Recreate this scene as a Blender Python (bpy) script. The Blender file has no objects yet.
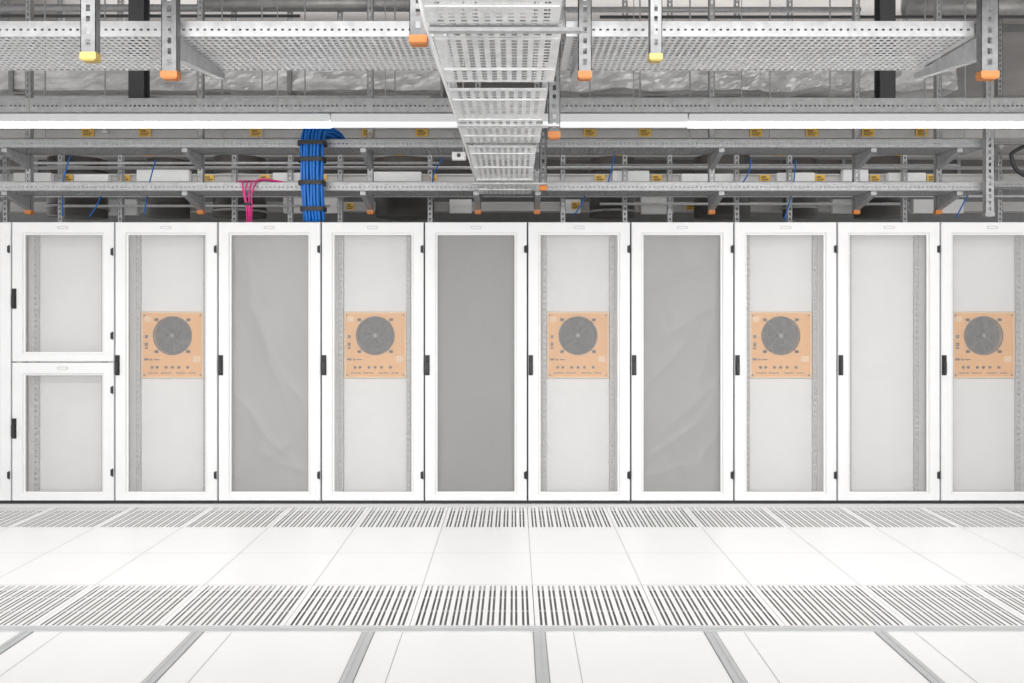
import bpy, bmesh, math, random
from mathutils import Vector, noise
random.seed(7)
S=bpy.context.scene
COL=S.collection
F=838.0; VX=514.0; VY=308.0; H=1.52
def wx(px,d): return (px-VX)*d/F
def wz(py,d): return H-(py-VY)*d/F

# ---------------------------------------------------------------- materials
MATS={}
def mat(name,col,rough=0.5,metal=0.0,noise_amt=0.0,nscale=8.0,bump=0.0,bscale=40.0,emit=0.0,trans=0.0,coat=0.0):
    if name in MATS: return MATS[name]
    m=bpy.data.materials.new(name); m.use_nodes=True
    nt=m.node_tree; b=nt.nodes['Principled BSDF']; out=nt.nodes['Material Output']
    b.inputs['Roughness'].default_value=rough; b.inputs['Metallic'].default_value=metal
    b.inputs['Base Color'].default_value=(*col,1)
    tc=nt.nodes.new('ShaderNodeTexCoord')
    n=nt.nodes.new('ShaderNodeTexNoise'); n.inputs['Scale'].default_value=nscale; n.inputs['Detail'].default_value=5
    nt.links.new(tc.outputs['Object'],n.inputs['Vector'])
    r=nt.nodes.new('ShaderNodeValToRGB')
    k=noise_amt
    r.color_ramp.elements[0].position=0.3; r.color_ramp.elements[1].position=0.7
    r.color_ramp.elements[0].color=tuple(max(0,c*(1-k)) for c in col)+(1,)
    r.color_ramp.elements[1].color=tuple(min(1,c*(1+k*0.5)) for c in col)+(1,)
    nt.links.new(n.outputs['Fac'],r.inputs['Fac']); nt.links.new(r.outputs['Color'],b.inputs['Base Color'])
    if bump>0:
        n2=nt.nodes.new('ShaderNodeTexNoise'); n2.inputs['Scale'].default_value=bscale; n2.inputs['Detail'].default_value=4
        nt.links.new(tc.outputs['Object'],n2.inputs['Vector'])
        bp=nt.nodes.new('ShaderNodeBump'); bp.inputs['Strength'].default_value=bump; bp.inputs['Distance'].default_value=0.02
        nt.links.new(n2.outputs['Fac'],bp.inputs['Height']); nt.links.new(bp.outputs['Normal'],b.inputs['Normal'])
    if emit>0:
        b.inputs['Emission Color'].default_value=(1,0.99,0.97,1); b.inputs['Emission Strength'].default_value=emit
    if trans>0:
        t=nt.nodes.new('ShaderNodeBsdfTransparent'); mx=nt.nodes.new('ShaderNodeMixShader')
        mx.inputs[0].default_value=trans
        nt.links.new(b.outputs[0],mx.inputs[1]); nt.links.new(t.outputs[0],mx.inputs[2]); nt.links.new(mx.outputs[0],out.inputs[0])
    MATS[name]=m; return m
WHITE=mat('white_powder_coat',(0.77,0.77,0.775),0.45,noise_amt=0.02)
INNER=mat('interior_light_grey',(0.80,0.795,0.79),0.6,noise_amt=0.03)
BADGE=mat('badge_grey',(0.50,0.50,0.51),0.5,noise_amt=0.03)
BLANK=mat('blanking_light',(0.76,0.755,0.75),0.55,noise_amt=0.03)
MESHP=mat('perforated_door_sheet',(0.62,0.615,0.61),0.5,trans=0.84)
RAILM=mat('rail_zinc',(0.50,0.50,0.50),0.45,metal=0.1,noise_amt=0.05)
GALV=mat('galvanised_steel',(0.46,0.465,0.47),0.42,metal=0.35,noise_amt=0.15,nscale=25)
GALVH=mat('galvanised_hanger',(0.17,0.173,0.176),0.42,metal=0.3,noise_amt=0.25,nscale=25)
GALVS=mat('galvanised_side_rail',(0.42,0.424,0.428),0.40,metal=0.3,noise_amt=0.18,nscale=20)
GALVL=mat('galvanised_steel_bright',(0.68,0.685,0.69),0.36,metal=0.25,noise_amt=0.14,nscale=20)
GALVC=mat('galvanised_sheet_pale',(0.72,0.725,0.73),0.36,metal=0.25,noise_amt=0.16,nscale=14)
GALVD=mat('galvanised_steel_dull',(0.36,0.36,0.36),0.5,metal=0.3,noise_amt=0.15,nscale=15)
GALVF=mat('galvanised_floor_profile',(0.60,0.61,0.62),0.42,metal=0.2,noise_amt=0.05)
INSERT=mat('floor_channel_edge',(0.27,0.275,0.28),0.5,metal=0.2,noise_amt=0.06)
BLACK=mat('black_plastic',(0.02,0.02,0.022),0.5,noise_amt=0.05)
DGREY=mat('dark_grey',(0.07,0.07,0.075),0.5,noise_amt=0.1)
GAPSH=mat('door_gap_shade',(0.08,0.08,0.085),0.7,noise_amt=0.1)  # dark grey that paints the shade in the door gaps
DUCT=mat('dark_duct',(0.16,0.152,0.148),0.5,noise_amt=0.25,nscale=3)
SILV=mat('mottled_silver_duct',(0.82,0.815,0.805),0.38,metal=0.3,noise_amt=0.26,nscale=3,bump=0.45,bscale=6)
RDUCT=mat('round_duct_dark',(0.085,0.078,0.074),0.35,noise_amt=0.3,nscale=3)
ORANGE=mat('orange_cap',(0.70,0.235,0.05),0.55,noise_amt=0.03)
ORANGEN=mat('orange_cap_muted',(0.44,0.15,0.035),0.55,noise_amt=0.03)
YELLOW=mat('yellow_cap',(0.42,0.31,0.09),0.55,noise_amt=0.03)
TAGM=mat('amber_label',(0.78,0.48,0.09),0.5,noise_amt=0.05)
PANELO=mat('amber_panel',(0.80,0.395,0.12),0.5,noise_amt=0.03)
PANELE=mat('pale_panel_edge',(0.82,0.56,0.32),0.5,noise_amt=0.02)
FAND=mat('fan_dark',(0.015,0.013,0.013),0.5,noise_amt=0.1)
FANB=mat('fan_blade_grey',(0.045,0.04,0.04),0.45,noise_amt=0.1)
GUARD=mat('guard_wire',(0.09,0.086,0.086),0.4,metal=0.3)
HUBM=mat('fan_hub_grey',(0.22,0.21,0.205),0.4)
KNOBM=mat('connector_brown_grey',(0.14,0.095,0.065),0.5)
BLUE=mat('blue_jacket',(0.01,0.17,0.60),0.45,noise_amt=0.2)
PINK=mat('magenta_jacket',(0.75,0.04,0.26),0.45,noise_amt=0.1)
OCAB=mat('orange_jacket',(0.85,0.33,0.22),0.5)
CONC=mat('concrete',(0.50,0.475,0.46),0.85,noise_amt=0.15,nscale=1.5,bump=0.1,bscale=6)
BWALL=mat('back_wall_paint',(0.22,0.22,0.22),0.8,noise_amt=0.1)
FLOORM=mat('floor_laminate',(0.93,0.93,0.93),0.35,noise_amt=0.012,nscale=3)
SEAM=mat('floor_joint',(0.56,0.56,0.56),0.6)
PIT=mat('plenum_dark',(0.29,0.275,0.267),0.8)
LAMPON=mat('led_on',(0.9,0.9,0.9),0.4,emit=9.0)
LAMPOFF=mat('led_housing',(0.66,0.67,0.68),0.3)
LAMPDIM=mat('led_dimmed',(0.8,0.8,0.8),0.3,emit=0.35)
FOIL=mat('foil_wrap',(0.50,0.495,0.48),0.42,metal=0.3,noise_amt=0.3,nscale=5,bump=0.6,bscale=9)
BUSM=mat('busbar_grey',(0.54,0.53,0.52),0.5,noise_amt=0.06)
BOXW=mat('box_white',(0.84,0.84,0.84),0.5,noise_amt=0.05)
F3=mat('film_mid_grey',(0.325,0.322,0.317),0.40,noise_amt=0.05,nscale=3)
F5=mat('film_dark_grey',(0.20,0.198,0.195),0.5,noise_amt=0.05,nscale=3)
F7=mat('film_grey',(0.28,0.277,0.272),0.40,noise_amt=0.05,nscale=3)

# ---------------------------------------------------------------- helpers
def mesh(name,verts,faces,smooth=False):
    me=bpy.data.meshes.new(name); me.from_pydata([tuple(v) for v in verts],[],faces); me.update()
    bm=bmesh.new(); bm.from_mesh(me); bmesh.ops.recalc_face_normals(bm,faces=bm.faces); bm.to_mesh(me); bm.free()
    if smooth:
        for p in me.polygons: p.use_smooth=True
    return me
def boxes(bl):
    v=[];f=[]
    for (x0,x1,y0,y1,z0,z1) in bl:
        n=len(v)
        v+=[(x0,y0,z0),(x1,y0,z0),(x1,y1,z0),(x0,y1,z0),(x0,y0,z1),(x1,y0,z1),(x1,y1,z1),(x0,y1,z1)]
        f+=[(n,n+3,n+2,n+1),(n+4,n+5,n+6,n+7),(n,n+1,n+5,n+4),(n+1,n+2,n+6,n+5),(n+2,n+3,n+7,n+6),(n+3,n,n+4,n+7)]
    return v,f
def obj(name,me,m,parent=None,loc=(0,0,0),bevel=0):
    o=bpy.data.objects.new(name,me); COL.objects.link(o)
    if m and me and len(me.materials)==0: me.materials.append(m)
    o.location=loc
    if parent: o.parent=parent
    if bevel:
        b=o.modifiers.new('bevel','BEVEL'); b.width=bevel; b.segments=2; b.limit_method='ANGLE'
    return o
def boxobj(name,bl,m,parent=None,loc=(0,0,0),bevel=0):
    return obj(name,mesh(name,*boxes(bl)),m,parent,loc,bevel)
def root(name,loc,label,cat,group=None):
    o=bpy.data.objects.new(name,None); COL.objects.link(o); o.location=loc; o.empty_display_size=0.1
    return tag(o,label,cat,group)
def tag(o,label,cat,group=None):
    o['label']=label; o['category']=cat
    if group: o['group']=group
    return o
def struct(o): o['kind']='structure'; return o
def sheet(L,W,uh,vh,fn):
    """perforated sheet LxW: uh / vh = lists of (a,b) hole intervals; fn(u,v)->xyz"""
    us=[0]
    for a,b in uh: us+=[a,b]
    us.append(L)
    vs=[0]
    for a,b in vh: vs+=[a,b]
    vs.append(W)
    v=[];f=[];nv=len(vs)
    for u in us:
        for w in vs: v.append(fn(u,w))
    for i in range(len(us)-1):
        for j in range(len(vs)-1):
            if i%2==1 and j%2==1: continue
            a=i*nv+j; f.append((a,a+1,a+nv+1,a+nv))
    return v,f
def holes(L,pitch,hole,margin):
    n=max(1,int((L-2*margin+ (pitch-hole))/pitch)); s=(L-(n*pitch-(pitch-hole)))/2
    return [(s+i*pitch,s+i*pitch+hole) for i in range(n)]
def tube(pts,r,n=8,sub=6):
    P=[Vector(p) for p in pts]
    if sub>1 and len(P)>2:
        Q=[]
        for i in range(len(P)-1):
            p0=P[max(0,i-1)];p1=P[i];p2=P[i+1];p3=P[min(len(P)-1,i+2)]
            for k in range(sub):
                t=k/sub
                Q.append(0.5*((2*p1)+(p2-p0)*t+(2*p0-5*p1+4*p2-p3)*t*t+(3*p1-p0-3*p2+p3)*t**3))
        Q.append(P[-1]); P=Q
    v=[];f=[];prev=None
    for i,p in enumerate(P):
        t=(P[min(i+1,len(P)-1)]-P[max(0,i-1)]).normalized()
        if prev is None:
            a=Vector((1,0,0)) if abs(t.x)<0.9 else Vector((0,1,0))
            nrm=(a-t*a.dot(t)).normalized()
        else:
            nrm=(prev-t*prev.dot(t)).normalized()
        prev=nrm; b=t.cross(nrm)
        for k in range(n):
            an=2*math.pi*k/n; v.append(p+nrm*(math.cos(an)*r)+b*(math.sin(an)*r))
    for i in range(len(P)-1):
        for k in range(n):
            a=i*n+k; c=i*n+(k+1)%n; f.append((a,c,c+n,a+n))
    f.append(tuple(range(n))); f.append(tuple(range(len(v)-n,len(v))))
    return v,f
def cyl(cx,cz,y0,y1,r,n=24):
    return tube([(cx,y0,cz),(cx,y1,cz)],r,n,1)
def join(*vf):
    V=[];Fa=[]
    for v,f in vf:
        n=len(V); V+=list(v); Fa+=[tuple(i+n for i in q) for q in f]
    return V,Fa

# ---------------------------------------------------------------- room
XL,XR=-9.0,9.0
T0=0.10
Y1a,Y1b=5.80,6.40
Y2a,Y2b=4.00,4.60
YM=3.93
v=[];f=[]
def q(x0,x1,y0,y1,z=0.0):
    n=len(v); v.extend([(x0,y0,z),(x1,y0,z),(x1,y1,z),(x0,y1,z)]); f.append((n,n+1,n+2,n+3))
g=0.0017
ks=range(-15,15)
for (ya,yb) in ((Y2b,5.2),(5.2,Y1a)):
    for k in ks:
        q(T0+0.6*k+g,T0+0.6*(k+1)-g,ya+g,yb-g)
q(XL,XR,Y1b,13.0)
SC=0.118
for k in range(-11,11):
    c=SC+0.8*k
    for (ya,yb) in ((YM-0.6,YM),(YM-1.2,YM-0.6),(YM-1.8,YM-1.2),(YM-2.4,YM-1.8),(YM-7,YM-2.4)):
        q(c+0.03,c+0.16-g,ya+g,yb-g)
        q(c+0.16+g,c+0.77,ya+g,yb-g)
KP=range(-9,9)
for (ya,yb) in ((Y1a,Y1b),(Y2a,Y2b)):
    q(XL,T0+0.6*KP[0],ya,yb); q(T0+0.6*(KP[-1]+1),XR,ya,yb)
floor=obj('floor',mesh('floor',v,f),FLOORM); struct(floor)
v=[];f=[]
q(XL,XR,Y2b,Y1a,-0.003); q(XL,XR,-3.2,Y2a,-0.003)
struct(obj('trim_1',mesh('joint_bed',v,f),SEAM))
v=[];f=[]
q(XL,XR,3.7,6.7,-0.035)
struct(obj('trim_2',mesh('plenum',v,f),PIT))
struct(boxobj('ceiling',[(XL,XR,-3.2,13,4.6,4.8)],CONC))
struct(boxobj('wall_back',[(XL,XR,13,13.2,-0.05,4.6)],BWALL))

W=0.6-0.004
def perf_tile_mesh():
    uh=[];n=10;gp=(W-0.026)/n
    for i in range(n):
        s=0.013+i*gp+(gp-0.0345)/2
        uh+=[(s,s+0.0115),(s+0.023,s+0.0345)]
    vh=holes(W,0.1925,0.186,0.008)
    s=sheet(W,W,uh,vh,lambda a,b:(a,b,0.0))
    e=boxes([(0,W,0,0.004,-0.03,-0.0005),(0,W,W-0.004,W,-0.03,-0.0005),(0,0.004,0,W,-0.03,-0.0005),(W-0.004,W,0,W,-0.03,-0.0005)])
    return mesh('perforated_tile',*join(s,e))
PTM=perf_tile_mesh(); PTM.materials.append(FLOORM)
for (ya,grp,lab) in ((Y1a,'perforated floor tiles along the racks','white perforated raised-floor tile beside the cabinet row'),(Y2a,'perforated floor tiles across the aisle','white perforated raised-floor tile in the middle of the aisle')):
    for k in KP:
        o=obj('perforated_floor_tile',PTM,None,None,(T0+0.6*k+0.002,ya+0.002,0.0))
        tag(o,lab,'floor tile',grp)
o=boxobj('floor_profile',[(XL,XR,YM,YM+0.012,-0.003,0.006),(XL,XR,Y2a-0.012,Y2a-0.002,-0.003,0.004),(XL,XR,YM+0.012,Y2a-0.012,-0.003,0.001)],GALVF)
tag(o,'long grey metal edge profile set across the raised floor','floor profile')
pm=mesh('profile',*boxes([(-0.026,-0.006,-6,0,-0.003,0.005),(0.006,0.026,-6,0,-0.003,0.005),(-0.006,0.006,-6,0,-0.003,0.002)])); pm.materials.append(GALVF)
pi_=mesh('insert',*boxes([(-0.030,-0.026,-6,0,-0.003,0.002),(0.026,0.030,-6,0,-0.003,0.002)])); pi_.materials.append(INSERT)
for k in range(-6,6):
    o=root('floor_rail',(SC+0.8*k,YM-0.001,0),'silvery double-edged steel rail let into the white floor','floor rail','floor rails between the tiles')
    obj('rail_channel',pm,None,o); obj('rail_edge',pi_,None,o)

# ---------------------------------------------------------------- racks
D0=6.49
RX=lambda k:0.105+0.8*k
def ring(x0,x1,z0,z1,wl,wb,wt,y0=0.0,y1=0.03,bev=0.005,rec=0.014,sl=0.014):
    def lp(ix,ib,it,y): return [(x0+ix,y,z0+ib),(x1-ix,y,z0+ib),(x1-ix,y,z1-it),(x0+ix,y,z1-it)]
    loops=[lp(0,0,0,y1),lp(0,0,0,y0+bev),lp(bev,bev,bev,y0),lp(wl-bev,wb-bev,wt-bev,y0),lp(wl,wb,wt,y0+bev),lp(wl,wb,wt,y0+rec),lp(wl+sl,wb+sl,wt+sl,y0+rec+0.002),lp(wl+sl,wb+sl,wt+sl,y1),lp(0,0,0,y1)]
    V=[];Fa=[]
    for l in loops[:-1]: V+=l
    n=len(loops)-1
    for i in range(n):
        for j in range(4):
            a=i*4+j; b=i*4+(j+1)%4; c=((i+1)%n)*4+(j+1)%4; d=((i+1)%n)*4+j
            Fa.append((a,b,c,d))
    return V,Fa
CACHE={}
def cm(key,fn,m):
    if key not in CACHE:
        me=mesh(key,*fn()); me.materials.append(m); CACHE[key]=me
    return CACHE[key]
def body_fn():
    w=0.8
    return boxes([(0.003,0.018,0.036,1.08,0.030,2.185),(w-0.018,w-0.003,0.036,1.08,0.030,2.185),
      (0.018,w-0.018,0.036,1.08,2.17,2.185),(0.018,w-0.018,1.065,1.08,0.04,2.17),(0.018,w-0.018,0.036,1.065,0.030,0.04),
      (0.018,0.06,0.036,0.075,0.04,2.17),(w-0.06,w-0.018,0.036,0.075,0.04,2.17),
      (0.06,w-0.06,0.036,0.075,2.12,2.17),(0.06,w-0.06,0.036,0.075,0.04,0.075),
      (0.06,0.150,0.128,0.132,0.04,2.17),(w-0.150,w-0.06,0.128,0.132,0.04,2.17)])
def gap_shade_fn():
    return boxes([(0.001,0.014,0.0305,0.0355,0.030,2.18),(0.786,0.799,0.0305,0.0355,0.030,2.18)])
def shadow_plinth_fn():
    return boxes([(0.0,0.8,0.020,1.06,0.0,0.0295)])
def rail_fn():
    a=sheet(2.06,0.034,holes(2.06,0.0445,0.014,0.02),[(0.010,0.024)],lambda u,w:(w,0,u))
    b=boxes([(0,0.002,0,0.02,0,2.06),(0.032,0.034,0,0.02,0,2.06)])
    return join(a,b)
def handle_fn():
    a=boxes([(-0.017,0.017,-0.008,0,0,0.155)])
    V=[(-0.012,-0.010,0.012),(0.012,-0.010,0.012),(0.012,-0.010,0.11),(-0.012,-0.010,0.11),
       (-0.008,-0.030,0.018),(0.008,-0.030,0.018),(0.010,-0.024,0.105),(-0.010,-0.024,0.105)]
    Fa=[(0,1,2,3),(4,5,6,7),(0,1,5,4),(1,2,6,5),(2,3,7,6),(3,0,4,7)]
    return join(a,(V,Fa),cyl(0,0.135,-0.016,-0.006,0.010,16))
def hinge_fn():
    return join(boxes([(-0.008,0.008,-0.006,0,0,0.05)]),tube([(0.008,-0.005,-0.004),(0.008,-0.005,0.056)],0.006,10,1))
def badge_fn():
    P=[]
    n=20
    for i in range(n):
        a=2*math.pi*i/n; P.append((math.cos(a)*0.012+(0.030 if math.cos(a)>0 else -0.030),math.sin(a)*0.011))
    V=[(x,-0.003,z) for x,z in P]+[(x,0,z) for x,z in P]+[(x*0.88,-0.003,z*0.68) for x,z in P]+[(x*0.88,-0.001,z*0.68) for x,z in P]
    Fa=[]
    for i in range(n):
        j=(i+1)%n
        Fa+=[(i,j,n+j,n+i),(i,j,2*n+j,2*n+i),(2*n+i,2*n+j,3*n+j,3*n+i)]
    return V,Fa
CREASES={
 '3':[(0.35,1.25,0.35,-1,0.45,1.0),(0.52,0.95,0.6,-1,0.35,0.9),(0.30,0.62,0.8,-1,0.40,1.0),(0.50,0.45,0.9,0.7,0.30,0.8),(0.25,1.70,0.3,-1,0.30,0.5),(0.55,0.28,1,-0.5,0.25,0.7),(0.22,0.30,0.7,1,0.22,0.6)],
 '5':[(0.3,1.8,0.4,1,0.5,0.6),(0.5,0.6,-0.3,1,0.5,0.5),(0.45,1.2,0.2,1,0.6,0.5)],
 '7':[(0.35,1.75,1,0.35,0.35,0.7),(0.50,1.45,1,0.7,0.35,0.7),(0.30,1.10,0.7,1,0.35,0.7),(0.52,0.80,1,0.9,0.35,0.9),(0.35,0.50,1,0.8,0.35,0.8),(0.55,0.35,0.8,1,0.25,0.7),(0.25,0.25,1,0.3,0.3,0.6),(0.60,1.15,0.2,1,0.3,0.5)]}
def film(kind,seed,amp):
    V=[];Fa=[];nx,nz=70,200;x0,x1,z0,z1=0.09,0.71,0.06,2.12
    for j in range(nz+1):
        for i in range(nx+1):
            x=x0+(x1-x0)*i/nx; z=z0+(z1-z0)*j/nz
            d=noise.noise(Vector((x*3+seed,z*1.6,seed)))*0.018+noise.noise(Vector((x*6+seed,z*5+x*6,seed+4)))*0.004
            for (cx,cz,ax,ay,ln,st) in CREASES[kind]:
                L=math.hypot(ax,ay); ux,uy=ax/L,ay/L
                dx,dz=x-cx,z-cz; al=dx*ux+dz*uy; pe=(-dx*uy+dz*ux)
                pe+=0.045*noise.noise(Vector((al*3.5,seed,cx*9)))
                d+=-0.012*st*(1/(1+(pe/0.034)**2))*math.exp(-(al/ln)**2)
            e=max(0,min(1,(x-x0)/0.04,(x1-x)/0.04))
            V.append((x,0.068+d*amp*(0.2+0.8*e),z))
    for j in range(nz):
        for i in range(nx):
            a=j*(nx+1)+i; Fa.append((a,a+1,a+nx+2,a+nx+1))
    return mesh('film',V,Fa,True)
def add_door(r,z0,z1,hz,hinges,key,bot=0.052,top=0.085):
    d=obj('door',cm('door_'+key,lambda:ring(0.006,0.794,0,z1-z0,0.081,bot,top),WHITE),None,r,(0,0,z0))
    obj('perforated_panel',cm('panel_'+key,lambda:boxes([(0.09,0.71,0.0165,0.0175,bot+0.004,z1-z0-top-0.004)]),MESHP),None,d,(0,0,0))
    h=obj('handle',cm('handle',handle_fn,BLACK),None,d,(0.025,0.0,hz-z0))
    h['label']='black swing handle'
    for a in hinges:
        obj('hinge',cm('hinge',hinge_fn,BLACK),None,d,(0.780,0.0,a-z0))
    obj('badge',cm('badge',badge_fn,BADGE),None,d,(0.40,-0.0003,z1-z0-0.042))
    return d
FZ0,FZ1=0.966,1.488
def rack(k,kind,label):
    r=root('server_rack',(RX(k),D0,0.0),label,'server cabinet','server cabinets along the aisle')
    obj('body',cm('body',body_fn,INNER),None,r)
    obj('door_gasket',cm('gasket',gap_shade_fn,GAPSH),None,r)  # dark strips added to stand in for shade between the doors
    obj('shadow_plinth',cm('shadow_plinth',shadow_plinth_fn,BLACK),None,r)  # plinth coloured black to paint the shadow line under the cabinet
    if kind=='double':
        add_door(r,1.105,2.185,1.515,(1.93,1.28),'up',0.06,0.085)
        add_door(r,0.028,1.096,0.51,(0.22,0.86),'low',0.052,0.085)
    else:
        add_door(r,0.028,2.185,1.0,(0.20,1.95),'full')
    for x in (0.118,0.648):
        obj('mounting_rail',cm('rail',rail_fn,RAILM),None,r,(x,0.105,0.055))
    if kind in('fan','open','double'):
        if kind=='fan': zs=[(0.075,0.963),(1.491,2.11)]
        elif kind=='open': zs=[(0.075,2.11)]
        else: zs=[(0.075,1.06),(1.063,2.11)]
        for (a,b) in zs:
            obj('blanking_panel',cm('blank%.3f'%(b-a),lambda:boxes([(0.153,0.647,0.128,0.1305,0,b-a),(0.153,0.647,0.1305,0.16,0,0.004)]),BLANK),None,r,(0,0,a))
    if kind.startswith('film'):
        n=kind[4:]
        m={'3':F3,'5':F5,'7':F7}[n]
        me=film(n,int(n)*3.7,{'3':1.25,'5':0.7,'7':1.25}[n]); me.materials.append(m)
        o=obj('plastic_sheet',me,None,r); o['label']='wrinkled grey plastic sheet behind the door'
    return r
LIGHTL='white server cabinet with pale perforated door and empty rails'
FANL='white server cabinet with a perforated door over an amber fan unit'
spec=[(-6,'open',LIGHTL),(-5,'double','white server cabinet with two short stacked perforated doors'),(-4,'fan',FANL),
 (-3,'film3','white server cabinet closed off by a mid-grey plastic sheet'),(-2,'fan',FANL),(-1,'film5','white server cabinet closed off by a dark grey plastic sheet'),
 (0,'fan',FANL),(1,'film7','white server cabinet with heavily wrinkled grey plastic sheet'),(2,'fan',FANL),(3,'open',LIGHTL),(4,'fan',FANL)]
for s in spec: rack(*s)

# fan units
PW,PH=0.488,FZ1-FZ0
FC=(0.0,0.335); FR=0.146
def panel_fn():
    n=64;V=[];Fa=[]
    hw=PW/2
    def sq(a):
        c,s=math.cos(a),math.sin(a)
        t=1e9
        if abs(c)>1e-6: t=min(t,hw/abs(c))
        if s>1e-6: t=min(t,(PH-FC[1])/s)
        if s<-1e-6: t=min(t,FC[1]/-s)
        return (FC[0]+c*t,FC[1]+s*t)
    ang=sorted([2*math.pi*i/n for i in range(n)]+[math.atan2(PH-FC[1],hw)%(2*math.pi),math.atan2(PH-FC[1],-hw)%(2*math.pi),math.atan2(-FC[1],hw)%(2*math.pi),math.atan2(-FC[1],-hw)%(2*math.pi)])
    n=len(ang)
    o=[sq(a) for a in ang]; c=[(FC[0]+FR*math.cos(a),FC[1]+FR*math.sin(a)) for a in ang]
    V=[(x,0,z) for x,z in o]+[(x,0,z) for x,z in c]+[(x,0.008,z) for x,z in o]+[(x,0.03,z) for x,z in c]
    for i in range(n):
        j=(i+1)%n
        Fa+=[(i,j,n+j,n+i),(i,j,2*n+j,2*n+i),(n+i,n+j,3*n+j,3*n+i),(2*n+i,2*n+j,3*n+j,3*n+i)]
    return V,Fa
def border_fn():
    w=0.012;hw=PW/2
    return boxes([(-hw,hw,-0.006,0.0,0,w),(-hw,hw,-0.006,0,PH-w,PH),(-hw,-hw+w,-0.006,0,w,PH-w),(hw-w,hw,-0.006,0,w,PH-w)])
def house_fn():
    return join(cyl(0,0,0.04,0.10,FR+0.004,48))
def blades_fn():
    V=[];Fa=[]
    for i in range(7):
        a0=2*math.pi*i/7
        n=len(V)
        for s in range(6):
            rr=0.03+(0.135-0.03)*s/5
            sw=0.25*s/5
            wdt=0.30+0.12*s/5
            V+=[(rr*math.cos(a0+sw),0.012,rr*math.sin(a0+sw)),(rr*math.cos(a0+sw+wdt),0.030,rr*math.sin(a0+sw+wdt))]
        for s in range(5): Fa.append((n+2*s,n+2*s+1,n+2*s+3,n+2*s+2))
    return V,Fa
def circ(r,y,n=48): return [(r*math.cos(2*math.pi*i/n),y,r*math.sin(2*math.pi*i/n)) for i in range(n+1)]
def guard_fn():
    L=[tube(circ(r,-0.006),0.0018,5,1) for r in (0.144,0.120,0.096,0.072,0.048)]
    for a in (0.785,2.356,3.927,5.498):
        L.append(tube([(0.02*math.cos(a),-0.008,0.02*math.sin(a)),(0.160*math.cos(a),-0.004,0.160*math.sin(a))],0.003,5,1))
    return join(*L)
def ringp_fn():
    n=48;V=[];Fa=[]
    for (r,y) in ((FR+0.001,-0.002),(FR+0.001,-0.009),(FR+0.007,-0.009),(FR+0.007,-0.0005)):
        for i in range(n): V.append((r*math.cos(2*math.pi*i/n),y,r*math.sin(2*math.pi*i/n)))
    for a in range(4):
        for i in range(n): Fa.append((a*n+i,a*n+(i+1)%n,((a+1)%4)*n+(i+1)%n,((a+1)%4)*n+i))
    return V,Fa
def clip_fn():
    return join(boxes([(-0.013,0.013,-0.012,0,-0.010,0.010)]),cyl(0,0,-0.018,-0.010,0.006,12))
def knob_fn():
    return join(cyl(0,0,-0.010,0,0.011,16),cyl(0,0,-0.016,-0.009,0.006,12))
def fanunit(k,cx):
    r=root('fan_unit',(cx,D0+0.125,FZ0+0.001),'square amber fan unit with round dark guarded fan inside cabinet','fan unit','amber fan units in the cabinets')
    obj('panel',cm('fpanel',panel_fn,PANELO),None,r)
    obj('panel_border',cm('fborder',border_fn,PANELE),None,r)
    obj('fan_housing',cm('fhouse',house_fn,FAND),None,r,(0,0,FC[1]))
    obj('fan_ring',cm('fring',ringp_fn,FANB),None,r,(0,0,FC[1]))
    obj('fan_blades',cm('fblade',blades_fn,FANB),None,r,(0,0,FC[1]))
    obj('hub',cm('fhub',lambda:join(cyl(0,0,-0.010,0.04,0.022,24)),GUARD),None,r,(0,0,FC[1]))
    obj('hub_cap',cm('fhubc',lambda:join(cyl(0,0,-0.014,-0.009,0.012,20)),HUBM),None,r,(0,0,FC[1]))
    obj('fan_guard',cm('fguard',guard_fn,GUARD),None,r,(0,0,FC[1]))
    for a in (0.785,2.356,3.927,5.498):
        obj('guard_clip',cm('fclip',clip_fn,FAND),None,r,(0.178*math.cos(a),0,FC[1]+0.178*math.sin(a)))
    for x in (-0.16,-0.12,-0.05,0.0,0.05,0.12):
        obj('knob',cm('fknob',knob_fn,KNOBM),None,r,(x,0,0.085))
    for (x,z) in ((-0.222,0.495),(0.222,0.495),(-0.222,0.024),(0.222,0.024)):
        obj('screw',cm('fscr',lambda:cyl(0,0,-0.010,0,0.006,12),KNOBM),None,r,(x,0,z))
    obj('label_plate',cm('flab',lambda:boxes([(-0.030,0.030,-0.002,0,-0.024,0.024)]),PANELE),None,r,(0.192,0,0.15))
    l=obj('label_plate',cm('flab2',lambda:boxes([(-0.026,0.026,-0.002,0,-0.020,0.020)]),PANELE),None,r,(-0.195,0,0.465)); l['label']='small pale label'
    obj('terminal_strip',cm('fterm',lambda:boxes([(-0.010,0.010,-0.010,0,a,b) for (a,b) in ((0,0.012),(0.022,0.05),(0.085,0.11))]),KNOBM),None,r,(-0.205,0,0.23))
    obj('switch',cm('fsw',lambda:boxes([(-0.016,0.016,-0.008,0,0,0.016),(0.03,0.045,-0.008,0,0,0.012),(0.06,0.10,-0.008,0,0.002,0.010)]),KNOBM),None,r,(-0.205,0,0.14))
    obj('vent_strip',cm('fvent',lambda:boxes([(0.020*i,0.020*i+0.012,-0.003,0,0,0.010) for i in range(19) if i not in (4,9,10,15)]),KNOBM),None,r,(-0.19,0,0.035))
    return r
for k in (-4,-2,0,2,4): fanunit(k,RX(k)+0.4)

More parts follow.
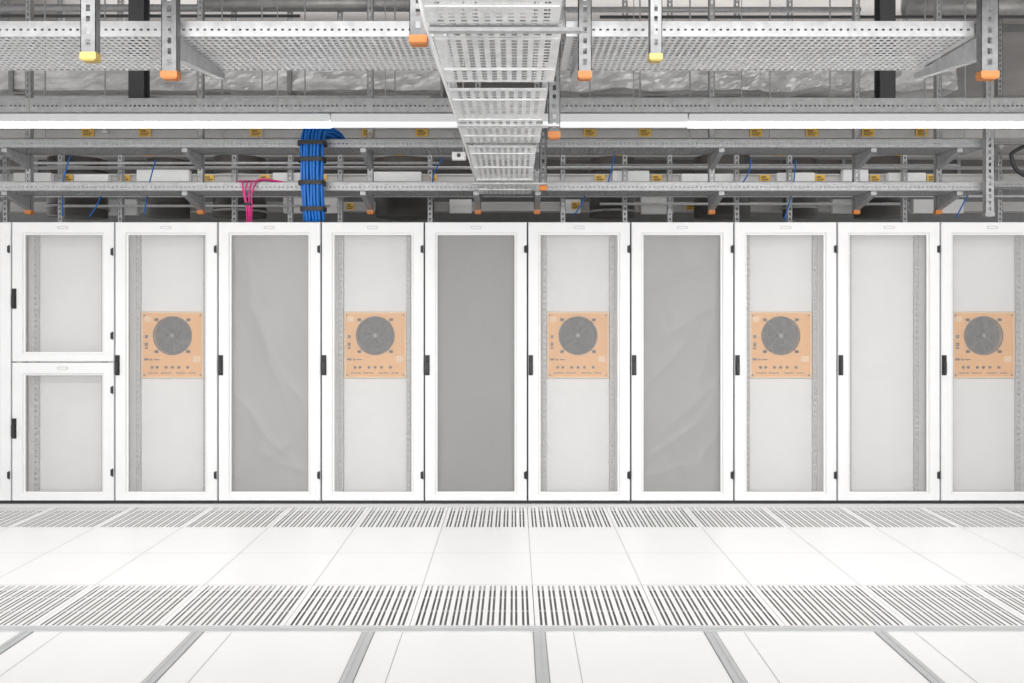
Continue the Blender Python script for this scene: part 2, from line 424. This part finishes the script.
# ---------------------------------------------------------------- overhead: generic pieces
def tray_x(name,x0,x1,y0,y1,z,h,label,rows=5,pitch=0.06,m=GALV,group=None,sl=0.04,fr=0.36,ms=None):
    L=x1-x0;Wd=y1-y0
    r=root(name,(x0,y0,z),label,'cable tray',group)
    vp=Wd/rows
    vh=[(i*vp+vp*(0.5-fr/2),i*vp+vp*(0.5+fr/2)) for i in range(rows)]
    obj('tray_base',mesh('tray_base',*sheet(L,Wd,holes(L,pitch,sl,0.02),vh,lambda u,w:(u,w,0))),m,r)
    for yy,s in ((0,1),(Wd,-1)):
        a=sheet(L,h,holes(L,pitch,sl*0.7,0.02),[(h*0.40,h*0.53)],lambda u,w:(u,yy,w))
        b=boxes([(0,L,min(yy,yy+s*0.012),max(yy,yy+s*0.012),h,h+0.003),(0,L,min(yy-s*0.004,yy),max(yy-s*0.004,yy),0,0.006)])
        obj('side_rail',mesh('side_rail',*join(a,b)),ms or m,r)
    return r
def tray_y(name,x0,x1,y0,y1,z,h,label,rows=5,pitch=0.06,m=GALVC,sl=0.04,fr=0.36,tilt=0.0,lip=True):
    L=y1-y0;Wd=x1-x0
    r=root(name,(x0,y0,z),label,'cable tray')
    vp=(Wd-0.05)/rows
    vh=[(0.025+i*vp+vp*(0.5-fr/2),0.025+i*vp+vp*(0.5+fr/2)) for i in range(rows)]
    obj('tray_base',mesh('tray_base',*sheet(L,Wd,holes(L,pitch,sl,0.03),vh,lambda u,w:(w,u,0))),m,r)
    for xx,s in ((0,1),(Wd,-1)):
        a=sheet(L,h,holes(L,pitch,sl*0.75,0.02),[(h*0.35,h*0.62)],lambda u,w:(xx,u,w))
        b=boxes([(min(xx,xx+s*0.014),max(xx,xx+s*0.014),0,L,h,h+0.003)])
        obj('side_rail',mesh('side_rail',*join(a,b)),m,r)
    nr=max(1,int(L/0.36))
    obj('cross_rib',mesh('rib',*boxes([(0.006,Wd-0.006,(i+0.5)*L/nr-0.008,(i+0.5)*L/nr+0.008,-0.006,-0.0005) for i in range(nr)])),GALVC,r)
    if lip:
        boxobj('end_lip',[(0.004,Wd-0.004,0.0,0.003,-0.012,-0.0005),(0.004,Wd-0.004,0.003,0.03,-0.003,-0.0005)],GALVS,r)
    r.rotation_euler=(tilt,0,0)
    return r
def hanger(x,y,z0,z1,w,capm,label,group,arm=None,dep=0.042,m=GALVH):
    r=root('hanger_post',(x,y,z0),label,'support post',group)
    L=z1-z0
    a=sheet(L,w,holes(L,0.05,0.028,0.03),[(w*0.36,w*0.64)],lambda u,q_:(q_-w/2,0,u))
    b=boxes([(-w/2,-w/2+0.003,0,dep,0,L),(w/2-0.003,w/2,0,dep,0,L)])
    obj('channel',mesh('channel',*join(a,b)),m,r)
    cw=w/2+0.002; ch=0.026 if w>0.055 else 0.020
    V=[(-cw,-0.004,-0.004),(cw,-0.004,-0.004),(cw,dep+0.003,-0.004),(-cw,dep+0.003,-0.004),
       (-cw,-0.004,ch),(cw,-0.004,ch),(cw,dep+0.003,ch),(-cw,dep+0.003,ch),
       (-cw*0.75,0.0,-0.012),(cw*0.75,0.0,-0.012),(cw*0.75,dep,-0.012),(-cw*0.75,dep,-0.012)]
    Fa=[(4,5,6,7),(0,1,5,4),(1,2,6,5),(2,3,7,6),(3,0,4,7),(0,1,9,8),(1,2,10,9),(2,3,11,10),(3,0,8,11),(8,9,10,11)]
    obj('end_cap',mesh('cap',V,Fa),capm,r)
    if arm:
        for (dy,za) in arm:
            ya=dep if dy>0 else 0.0
            aw=0.022
            V=[(-aw,ya,za-z0-0.11),(aw,ya,za-z0-0.11),(aw,ya,za-z0),(-aw,ya,za-z0),(-aw,dy,za-z0-0.03),(aw,dy,za-z0-0.03),(aw,dy,za-z0),(-aw,dy,za-z0)]
            Fa=[(0,1,2,3),(4,5,6,7),(0,1,5,4),(1,2,6,5),(2,3,7,6),(3,0,4,7)]
            obj('cantilever_arm',mesh('arm',V,Fa),GALV,r)
    return r

CE=4.6
G='wide perforated trays under the ceiling'
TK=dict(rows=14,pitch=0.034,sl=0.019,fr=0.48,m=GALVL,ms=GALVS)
tray_x('cable_tray',-5.2,wx(447,4.05),4.03,4.60,2.825,0.072,'wide galvanised perforated cable tray under the ceiling',group=G,**TK)
tray_x('cable_tray',wx(566,4.05),wx(972,4.05),4.03,4.60,2.825,0.072,'wide galvanised perforated cable tray under the ceiling',group=G,**TK)
GH='capped hanger posts of the wide trays'
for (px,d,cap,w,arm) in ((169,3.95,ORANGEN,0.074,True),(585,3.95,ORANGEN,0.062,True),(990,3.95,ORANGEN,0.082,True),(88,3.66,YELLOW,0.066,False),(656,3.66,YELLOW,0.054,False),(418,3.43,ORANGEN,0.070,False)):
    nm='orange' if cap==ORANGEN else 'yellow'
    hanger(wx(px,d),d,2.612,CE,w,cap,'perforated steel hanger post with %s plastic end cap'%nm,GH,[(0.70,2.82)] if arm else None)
cx0,cx1=-0.288,0.146
CK=dict(rows=10,pitch=0.034,sl=0.016,fr=0.50)
tray_y('cable_tray',cx0+0.012,cx1-0.012,4.97,6.66,2.485,0.10,'galvanised perforated cable tray ending above the cabinets',tilt=-0.035,**CK)
tray_y('cable_tray',cx0-0.006,cx1+0.006,3.73,4.965,2.500,0.11,'galvanised perforated tray length over the aisle',**CK)
tray_y('cable_tray',cx0-0.014,cx1+0.03,2.98,3.72,2.545,0.11,'short galvanised tray length stepping above the aisle tray',tilt=-0.03,**CK)
tray_y('cable_tray',-0.36,0.20,2.1,3.10,2.76,0.09,'short raised galvanised tray above the aisle tray',**CK)
tray_y('cable_tray',cx0-0.01,cx1+0.01,2.1,2.96,2.51,0.10,'near length of galvanised aisle cable tray',**CK)
for d,z in ((2.93,2.503),(4.42,2.493),(6.12,2.437)):
    o=boxobj('tray_crossbar',[(cx0-0.012,0.24,0,0.030,-0.014,-0.011),(cx0-0.012,0.24,0,0.003,-0.011,-0.001),(cx0-0.012,0.24,0.027,0.030,-0.011,-0.001)],GALVS,None,(0,d,z))
    tag(o,'folded steel cross member under the aisle tray','crossbar','cross members of the aisle tray')
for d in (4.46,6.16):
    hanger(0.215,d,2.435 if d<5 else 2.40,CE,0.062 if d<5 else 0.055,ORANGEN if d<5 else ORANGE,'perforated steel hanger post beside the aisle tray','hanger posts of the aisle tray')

RT='narrow perforated trays above the cabinets'
xe=wx(985,6.7)
NK=dict(rows=6,pitch=0.034,sl=0.022,fr=0.42)
tray_x('cable_tray',-5.2,xe,6.68,7.0,2.80,0.062,'upper galvanised perforated cable tray above the cabinets',group=RT,**NK)
tray_x('cable_tray',-5.2,xe,6.68,7.0,2.456,0.062,'lower galvanised perforated cable tray above the cabinets',group=RT,**NK)
tray_x('cable_tray',-6,6,6.2,6.5,2.97,0.10,'galvanised cable tray above the light line',m=GALVS,group=RT,**NK)
GR='capped posts above the cabinets'
for px in (28,200,370,478,537,712,857,939):
    hanger(wx(px,7.03),7.03,2.32,CE,0.05,ORANGE,'perforated steel post with orange cap above the cabinets',GR,[(-0.33,2.797),(-0.33,2.453)],m=GALV)
for px in (5,60,120,234,290,340,430,563,625,670,737,790,905,1000):
    hanger(wx(px,8.2),8.2,2.33,CE,0.05,ORANGE,'dull perforated steel post among the rear ducts',GR+' at the rear',m=GALV)
hanger(wx(990,6.6),6.6,2.25,CE,0.07,GALV,'broad perforated steel post at the tray end','broad posts',m=GALV)

LY=5.58
def lamp(x0,x1,y,z,on,lab):
    r=root('linear_luminaire',((x0+x1)/2,y,z),lab,'light fixture','linear luminaires over the aisle')
    L=(x1-x0)/2-0.005
    boxobj('housing',[(-L,L,-0.034,0.034,0.028,0.082)],LAMPOFF,r,bevel=0.004)
    V=[];Fa=[]
    pr=[(-0.032,0.028),(-0.031,0.008),(-0.018,-0.002),(0.018,-0.002),(0.031,0.008),(0.032,0.028)]
    for x in(-L,L):
        V+=[(x,a,b) for a,b in pr]
    n=6
    for i in range(5): Fa.append((i,i+1,n+i+1,n+i))
    Fa+=[tuple(range(6)),tuple(range(6,12))]
    obj('diffuser',mesh('diffuser',V,Fa),LAMPON if on else LAMPDIM,r)
    for xx in (-L*0.7,L*0.7):
        obj('suspension_rod',mesh('rod',*tube([(xx,0,0.080),(xx,0,CE-z)],0.003,6,1)),GALVD,r)
ZL=wz(127,LY)
on='bright switched-on white linear luminaire hanging over the aisle'
lamp(-5.97,-3.59,LY,ZL,True,on)
lamp(-3.59,-1.216,LY,ZL,True,on)
lamp(-1.216,1.156,LY,ZL,False,'dimly glowing white linear luminaire hanging over the aisle')
lamp(1.156,3.53,LY,ZL,True,on)
lamp(3.53,5.9,LY,ZL,True,on)

def busbar(y,z0,z1,tags,m,lab,tw=0.11,boxw=None,dep=0.16):
    r=root('busbar_trunking',(0,y,z0),lab,'busbar trunking')
    h=z1-z0
    boxobj('housing',[(-6,6,0,dep,0,h),(-6,6,-0.01,0,h*0.85,h),(-6,6,-0.01,0,0,h*0.15)],m,r)
    if boxw:
        for (a,b,lo,hi) in boxw:
            boxobj('tap_off_box',[(wx(a,y),wx(b,y),-0.08,-0.0105,h*lo,h*hi)],BOXW,r,bevel=0.004)
    for px in tags:
        x=wx(px,y-0.012); yy=0
        if boxw:
            for (a,b,lo,hi) in boxw:
                if a-3<px<b+3: yy=-0.07
        t=boxobj('amber_label',[(-tw/2,tw/2,-0.016,-0.0111,h*0.12,h*0.9)],TAGM,r,(x,yy,0))
        boxobj('label_marking',[(-tw*0.36,tw*0.1,-0.0175,-0.0161,h*0.62,h*0.72),(-tw*0.36,tw*0.36,-0.0175,-0.0161,h*0.42,h*0.5),(-tw*0.36,tw*0.25,-0.0175,-0.0161,h*0.24,h*0.31)],BLACK,t)
    return r
busbar(7.5,wz(138,7.5),wz(128,7.5),(88,145,256,368,422,590,645,756,812,868,922),BUSM,'grey busbar trunking with amber warning labels')
busbar(8.38,wz(184,8.38),wz(174,8.38),(68,125,209,265,322,432,600,657,765,820,875,932),BUSM,'pale busbar trunking with tap-off boxes and amber labels',0.10,((18,55,-.2,1.0),(78,112,-.2,.8),(140,192,0,1.3),(275,315,-.2,1.0),(375,422,-.3,1.1),(612,648,0,1.2),(680,732,-.2,.9),(775,812,-.2,1.0),(840,865,0,1.3),(885,922,0,1.0)),dep=0.08)
busbar(9.35,wz(211,9.35),wz(202,9.35),(156,350,575,690,890),BUSM,'lower grey busbar trunking close above the cabinets',0.09,((95,140,-.5,1.2),(285,340,-.3,1.4),(450,472,-.3,1.2),(560,580,-.3,1.2),(640,672,-.4,1.5),(830,860,-.3,1.2),(910,960,-.3,1.2)))
busbar(9.30,wz(157,9.3),wz(149,9.3),(150,290,400,620,780,900),BUSM,'grey busbar trunking behind the trays',0.10)
tray_x('cable_tray',-6,6,7.75,7.95,2.64,0.05,'dull grey cable tray behind the cabinet trays',m=GALV,group=RT,rows=4,pitch=0.04,sl=0.024)

def duct(x0,x1,y0,y1,z0,z1,m,lab,fl=1.5,wr=0.0):
    r=root('air_duct',((x0+x1)/2,y0,z0),lab,'air duct')
    c=(x0+x1)/2
    if wr:
        nx=int((x1-x0)/0.035); V=[];Fa=[]
        prof=[]
        h=z1-z0;w=y1-y0
        for i in range(10): prof.append((0,h*i/9))
        for i in range(1,5): prof.append((w*i/4,h))
        for i in range(1,7): prof.append((w,h-h*i/6))
        for i in range(1,4): prof.append((w-w*i/4,0))
        n=len(prof)
        for i in range(nx+1):
            x=x0-c+(x1-x0)*i/nx
            for (a,b) in prof:
                p=Vector((x*4.5,a*6,b*8))
                k=abs(noise.noise(p))*1.6+abs(noise.noise(p*2.3))*0.6
                V.append((x,a+(k-0.4)*wr,b+noise.noise(p*0.6+Vector((9,3,1)))*wr))
        for i in range(nx):
            for k in range(n):
                Fa.append((i*n+k,i*n+(k+1)%n,(i+1)*n+(k+1)%n,(i+1)*n+k))
        Fa+=[tuple(range(n)),tuple(range(nx*n,nx*n+n))]
        obj('duct_body',mesh('duct',V,Fa),m,r)
    else:
        boxobj('duct_body',[(x0-c,x1-c,0,y1-y0,0,z1-z0)],m,r)
    x=x0+fl/2
    while x<x1:
        boxobj('flange',[(x-c-0.02,x-c+0.02,-0.03,y1-y0+0.03,-0.03,z1-z0+0.03)],GALVD,r)
        x+=fl
    return r
duct(-6,wx(440,7.8),7.85,8.15,wz(90,7.85),wz(66,7.85),SILV,'mottled silver duct running above the trays',2.6,0.018)
duct(wx(560,7.8),wx(960,7.8),7.85,8.15,wz(90,7.85),wz(66,7.85),SILV,'crinkled silver foil-wrapped duct above the trays',9,0.05)
duct(-6.5,6.5,10.2,11.0,wz(178,10.2),wz(135,10.2),DUCT,'large dark rectangular duct behind the trays',1.4)
duct(-6.5,6.5,8.95,9.25,wz(112,8.95),wz(97,8.95),DUCT,'dark shallow duct close under the ceiling',1.6)
for (px,rr,pt,d,cl) in ((78,0.29,160,8.85,(0.10,0.50)),(168,0.22,161,8.95,(0.33,)),(240,0.27,159,8.85,(0.06,0.42)),(405,0.31,161,8.88,(0.22,)),(612,0.24,160,8.9,(0.06,0.5)),(722,0.29,158,8.85,(0.3,)),(800,0.18,161,9.0,(0.1,0.45)),(880,0.26,160,8.85,(0.12,))):
    x=wx(px,d)
    z0=wz(219,d)
    r=root('round_duct',(x,d,z0),'dark round vertical duct with flanged collars','air duct','round ducts behind the cabinets')
    hh=wz(pt,d)-z0
    obj('duct_tube',mesh('round',*tube([(0,0,0.02),(0,0,hh)],rr,32,1),True),RDUCT,r)
    for z in cl:
        obj('collar',mesh('collar',*tube([(0,0,z),(0,0,z+0.022)],rr+0.015,32,1)),GALVD,r)

# conduits and pipes crossing the ceiling void
for (x0p,x1p,py,d,rr,m) in ((-60,430,8,8.0,0.035,GALV),(560,860,10,8.1,0.03,GALV),(-60,300,16,7.5,0.014,DGREY),(600,1100,17,7.5,0.014,DGREY),(200,440,3,7.7,0.05,FOIL),
    (-60,430,97,7.3,0.014,GALVL),(560,1100,99,7.35,0.014,GALVL),(-60,230,93,7.6,0.012,GALVD),(300,440,94,7.6,0.012,GALVD),(580,760,95,7.55,0.012,GALVD),(-60,1100,143,8.0,0.014,GALVL),(-60,1100,168,8.05,0.016,GALV),(30,440,163,7.5,0.012,GALVL),(560,960,165,7.5,0.010,GALV),(-60,1100,196,8.05,0.012,GALVL),(60,330,206,7.6,0.012,GALV),(600,900,204,7.6,0.012,GALV)):
    a,b=wx(x0p,d),wx(x1p,d); c=(a+b)/2
    o=obj('conduit',mesh('conduit',*tube([(a-c,0,0),(b-c,0,0)],rr,12,1),True),m,None,(c,d,wz(py,d)))
    tag(o,'straight metal conduit running above the cabinets','conduit','conduits in the ceiling void')
# thin threaded rods with clamp nuts
for px in (45,105,222,262,305,395,455,590,640,690,770,830,925,965):
    d=7.42; x=wx(px,d); zb=wz(118+ (px*7)%40 ,d)
    r=root('threaded_rod',(x,d,zb),'thin threaded rod hanging from the ceiling with clamp','threaded rod','threaded rods in the ceiling void')
    obj('rod',mesh('rod',*tube([(0,0,0),(0,0,CE-zb)],0.007,8,1)),GALV,r)
    boxobj('clamp',[(-0.03,0.03,-0.012,0.012,0.0,0.012),(-0.012,0.012,-0.012,0.012,0.012,0.028)],GALVL,r)

for px,w in ((136,0.13),(888,0.13)):
    d=7.1
    x=wx(px,d); zb=wz(101,d)
    o=boxobj('steel_post',[(-w/2,w/2,0,0.012,0,CE-zb),(-w/2,w/2,0.108,0.12,0,CE-zb),(-0.008,0.008,0.012,0.108,0,CE-zb),(-w/2-0.02,w/2+0.02,-0.01,0.13,-0.012,0)],DGREY,None,(x,d,zb))
    tag(o,'dark grey steel I-section post fixed to the ceiling','post','dark steel posts')
r=boxobj('ceiling_beam',[(-7,7,0,0.2,0,0.012),(-7,7,0.094,0.106,0.012,0.188),(-7,7,0,0.2,0.188,0.2)],GALVD,None,(0,9.1,wz(26,9.1)))
tag(r,'long grey steel beam under the concrete ceiling','beam')
o=obj('insulated_pipe',mesh('ipipe',*tube([(wx(905,7.6),7.6,wz(7,7.6)),(6,7.6,wz(7,7.6))],0.08,20,1),True),FOIL); tag(o,'thick silver insulated pipe near the ceiling','pipe')
for i,(px0,px1,py,d,rr) in enumerate(((996,1200,100,7.9,0.05),(1000,1200,150,7.9,0.045))):
    o=obj('insulated_pipe',mesh('ipipe',*tube([(wx(px0,d),d,wz(py,d)),(wx(px1,d),d,wz(py,d))],rr,16,1),True),FOIL); tag(o,'silver foil-wrapped pipe beside the tray end','pipe')

# ---------------------------------------------------------------- cables
def bundle(name,px,path,nx,ny,r,m,lab,straps,jit=0.003,pitch=2.1,flare=0.2,yaw=None):
    rt=root(name,(0,0,0),lab,'cable bundle')
    bx=wx(px,6.55)
    base=[Vector(p) for p in path]
    rt.location=(bx,base[-1].y,base[-1].z)
    for i in range(nx):
        for j in range(ny):
            if ny>2 and j in (0,ny-1) and i in (0,nx-1): continue
            pts=[]
            for k,p in enumerate(base):
                th=math.radians(yaw[k]) if yaw else 0.0
                sp=1.0+flare*(1-k/(len(base)-1))
                off=(i-(nx-1)/2)*r*pitch*sp+random.uniform(-jit,jit)
                side=Vector((math.cos(th),math.sin(th),0))
                t=(base[min(k+1,len(base)-1)]-base[max(0,k-1)]).normalized()
                nrm=side.cross(t)
                if nrm.length>1e-4: nrm.normalize()
                w_=p+side*off+nrm*((j-(ny-1)/2)*r*pitch)
                pts.append((w_.x,w_.y-base[-1].y+random.uniform(-jit,jit)*0.6,w_.z-base[-1].z))
            obj('cable',mesh('cable',*tube(pts,r,7,5),True),m,rt)
    for (k0,wd,zz,yy) in straps:
        n=28;V=[];Fa=[];hw=wd/2;hd=ny*r*1.10+0.010;h=0.034 if wd>0.1 else 0.02
        for q_ in range(2):
            for e in (0,0.004):
                for a in range(n):
                    an=2*math.pi*a/n; c,s=math.cos(an),math.sin(an)
                    V.append(((hw+e)*math.copysign(abs(c)**0.45,c),(hd+e)*math.copysign(abs(s)**0.45,s),q_*h))
        for a in range(n):
            b=(a+1)%n
            Fa+=[(a,b,2*n+b,2*n+a),(n+a,n+b,3*n+b,3*n+a),(a,b,n+b,n+a),(2*n+a,2*n+b,3*n+b,3*n+a)]
        obj('strap',mesh('strap',V,Fa),BLACK,rt,(k0,yy-base[-1].y,zz-base[-1].z))
    return rt
bundle('blue_cable_bundle',312,[(0.13,6.90,2.860),(0.115,6.84,2.895),(0.085,6.77,2.925),(0.045,6.68,2.938),(0.012,6.60,2.905),(0.0,6.56,2.80),(0.0,6.55,2.65),(0.0,6.56,2.5),(0.0,6.58,2.35),(0.0,6.62,2.21)],7,4,0.0115,BLUE,'thick bundle of blue data cables with black straps',((0.002,0.214,2.79,6.558),(0.0,0.206,2.66,6.550),(0.0,0.198,2.48,6.56),(0,0.190,2.28,6.60)),jit=0.004,yaw=(30,28,20,10,3,0,0,0,0,0))
bundle('pink_cable_bundle',245,[(-0.16,6.76,2.49),(-0.07,6.72,2.530),(0.0,6.65,2.52),(0.0,6.61,2.42),(0.01,6.62,2.3),(0.0,6.66,2.20)],4,1,0.0065,PINK,'few loose magenta cables dropping to a cabinet',((0.0,0.05,2.33,6.615),),0.014,flare=1.8)
def wire(pts,r,m,lab,name='loose_cable'):
    p0=Vector(pts[-1]); o=obj(name,mesh(name,*tube([Vector(p)-p0 for p in pts],r,7,6),True),m,None,p0); tag(o,lab,'cable'); return o
for (a,b,z,m,yy,lab) in ((250,296,2.545,PINK,6.755,'magenta cable lying along the lower tray'),(250,298,2.55,OCAB,6.82,'orange cable looping in the lower tray'),(252,300,2.56,PINK,6.88,'second magenta cable lying along the lower tray'),(254,286,2.58,OCAB,6.94,'salmon cable looping in the lower tray')):
    wire([(wx(a,yy),yy,2.475),(wx(a+5,yy),yy,z-0.01),(wx(a+0.3*(b-a),yy),yy,z+0.01),(wx(a+0.7*(b-a),yy),yy,z-0.015),(wx(b,yy),yy,2.475)],0.009,m,lab)
for (px,d,ya,yb) in ((68,7.2,145,216),(150,7.3,160,214),(95,7.2,196,217),(437,7.3,158,190),(580,7.3,190,215),(612,7.2,140,190),(745,7.3,158,188),(790,7.2,160,220),(962,7.2,195,218)):
    x=wx(px,d)
    wire([(x+0.05,d,wz(ya,d)),(x+random.uniform(-0.03,0.03),d-0.03,wz((ya+yb)/2,d)),(x-0.05,d,wz(yb,d))],0.006,BLUE,'thin blue cable hanging behind the trays')
wire([(cx0-0.11,2.7,2.90),(cx0-0.10,2.95,2.85),(cx0-0.08,3.2,2.74),(cx0-0.06,3.38,2.64),(cx0-0.034,4.2,2.58),(cx0-0.022,5.4,2.56),(cx0-0.014,6.4,2.53)],0.009,BOXW,'white cable running along the aisle tray')
wire([(4.25,6.5,2.9),(wx(1018,6.5),6.5,2.75),(wx(1012,6.5),6.5,2.68),(wx(1024,6.5),6.5,2.55),(4.35,6.5,2.45)],0.016,BLACK,'thick black cable looping down beside the trays')
r=root('ceiling_sensor',(wx(459,6.0),6.0,wz(160,6.0)),'small white sensor box on a thin bracket','sensor')
boxobj('sensor_body',[(-0.05,0.05,-0.03,0.03,0.0,0.055)],BOXW,r,bevel=0.008)
obj('sensor_lens',mesh('lens',*cyl(0,0.028,-0.038,-0.029,0.014,16)),DGREY,r)
obj('bracket',mesh('brk',*tube([(0.03,0,0.05),(0.03,0,CE-wz(160,6.0))],0.005,8,1)),GALV,r)

# ---------------------------------------------------------------- lights, world, camera
w=bpy.data.worlds.new('world'); S.world=w; w.use_nodes=True
w.node_tree.nodes['Background'].inputs[0].default_value=(1,1,1,1); w.node_tree.nodes['Background'].inputs[1].default_value=0.86
def area(x,y,z,sx,sy,p,rx,spread=180):
    l=bpy.data.lights.new('fill_light','AREA'); l.shape='RECTANGLE'; l.size=sx; l.size_y=sy; l.energy=p; l.color=(1,0.995,0.985)  # added fill lamp with no fixture of its own
    l.spread=math.radians(spread)
    o=bpy.data.objects.new('fill_light',l); COL.objects.link(o); o.location=(x,y,z); o.rotation_euler=(rx,0,0)
area(0,-0.6,2.1,9,0.5,172,math.radians(72),150)
area(0,3.25,3.05,9,0.3,56,math.radians(38),95)  # added to brighten the middle of the floor
area(0,8.4,4.2,9,0.5,36,math.radians(180-20))  # added, aimed upward to brighten the ceiling
area(0,8.0,3.3,9,0.3,18,math.radians(30),160)
cam=bpy.data.cameras.new('camera'); co=bpy.data.objects.new('camera',cam); COL.objects.link(co)
co.location=(0,0,H); co.rotation_euler=(math.radians(90),0,0)
cam.sensor_width=36; cam.lens=F/1024*36
cam.shift_x=-(VX-512)/1024; cam.shift_y=-(341.5-VY)/1024
cam.clip_start=0.05
S.camera=co
S.view_settings.view_transform='Standard'
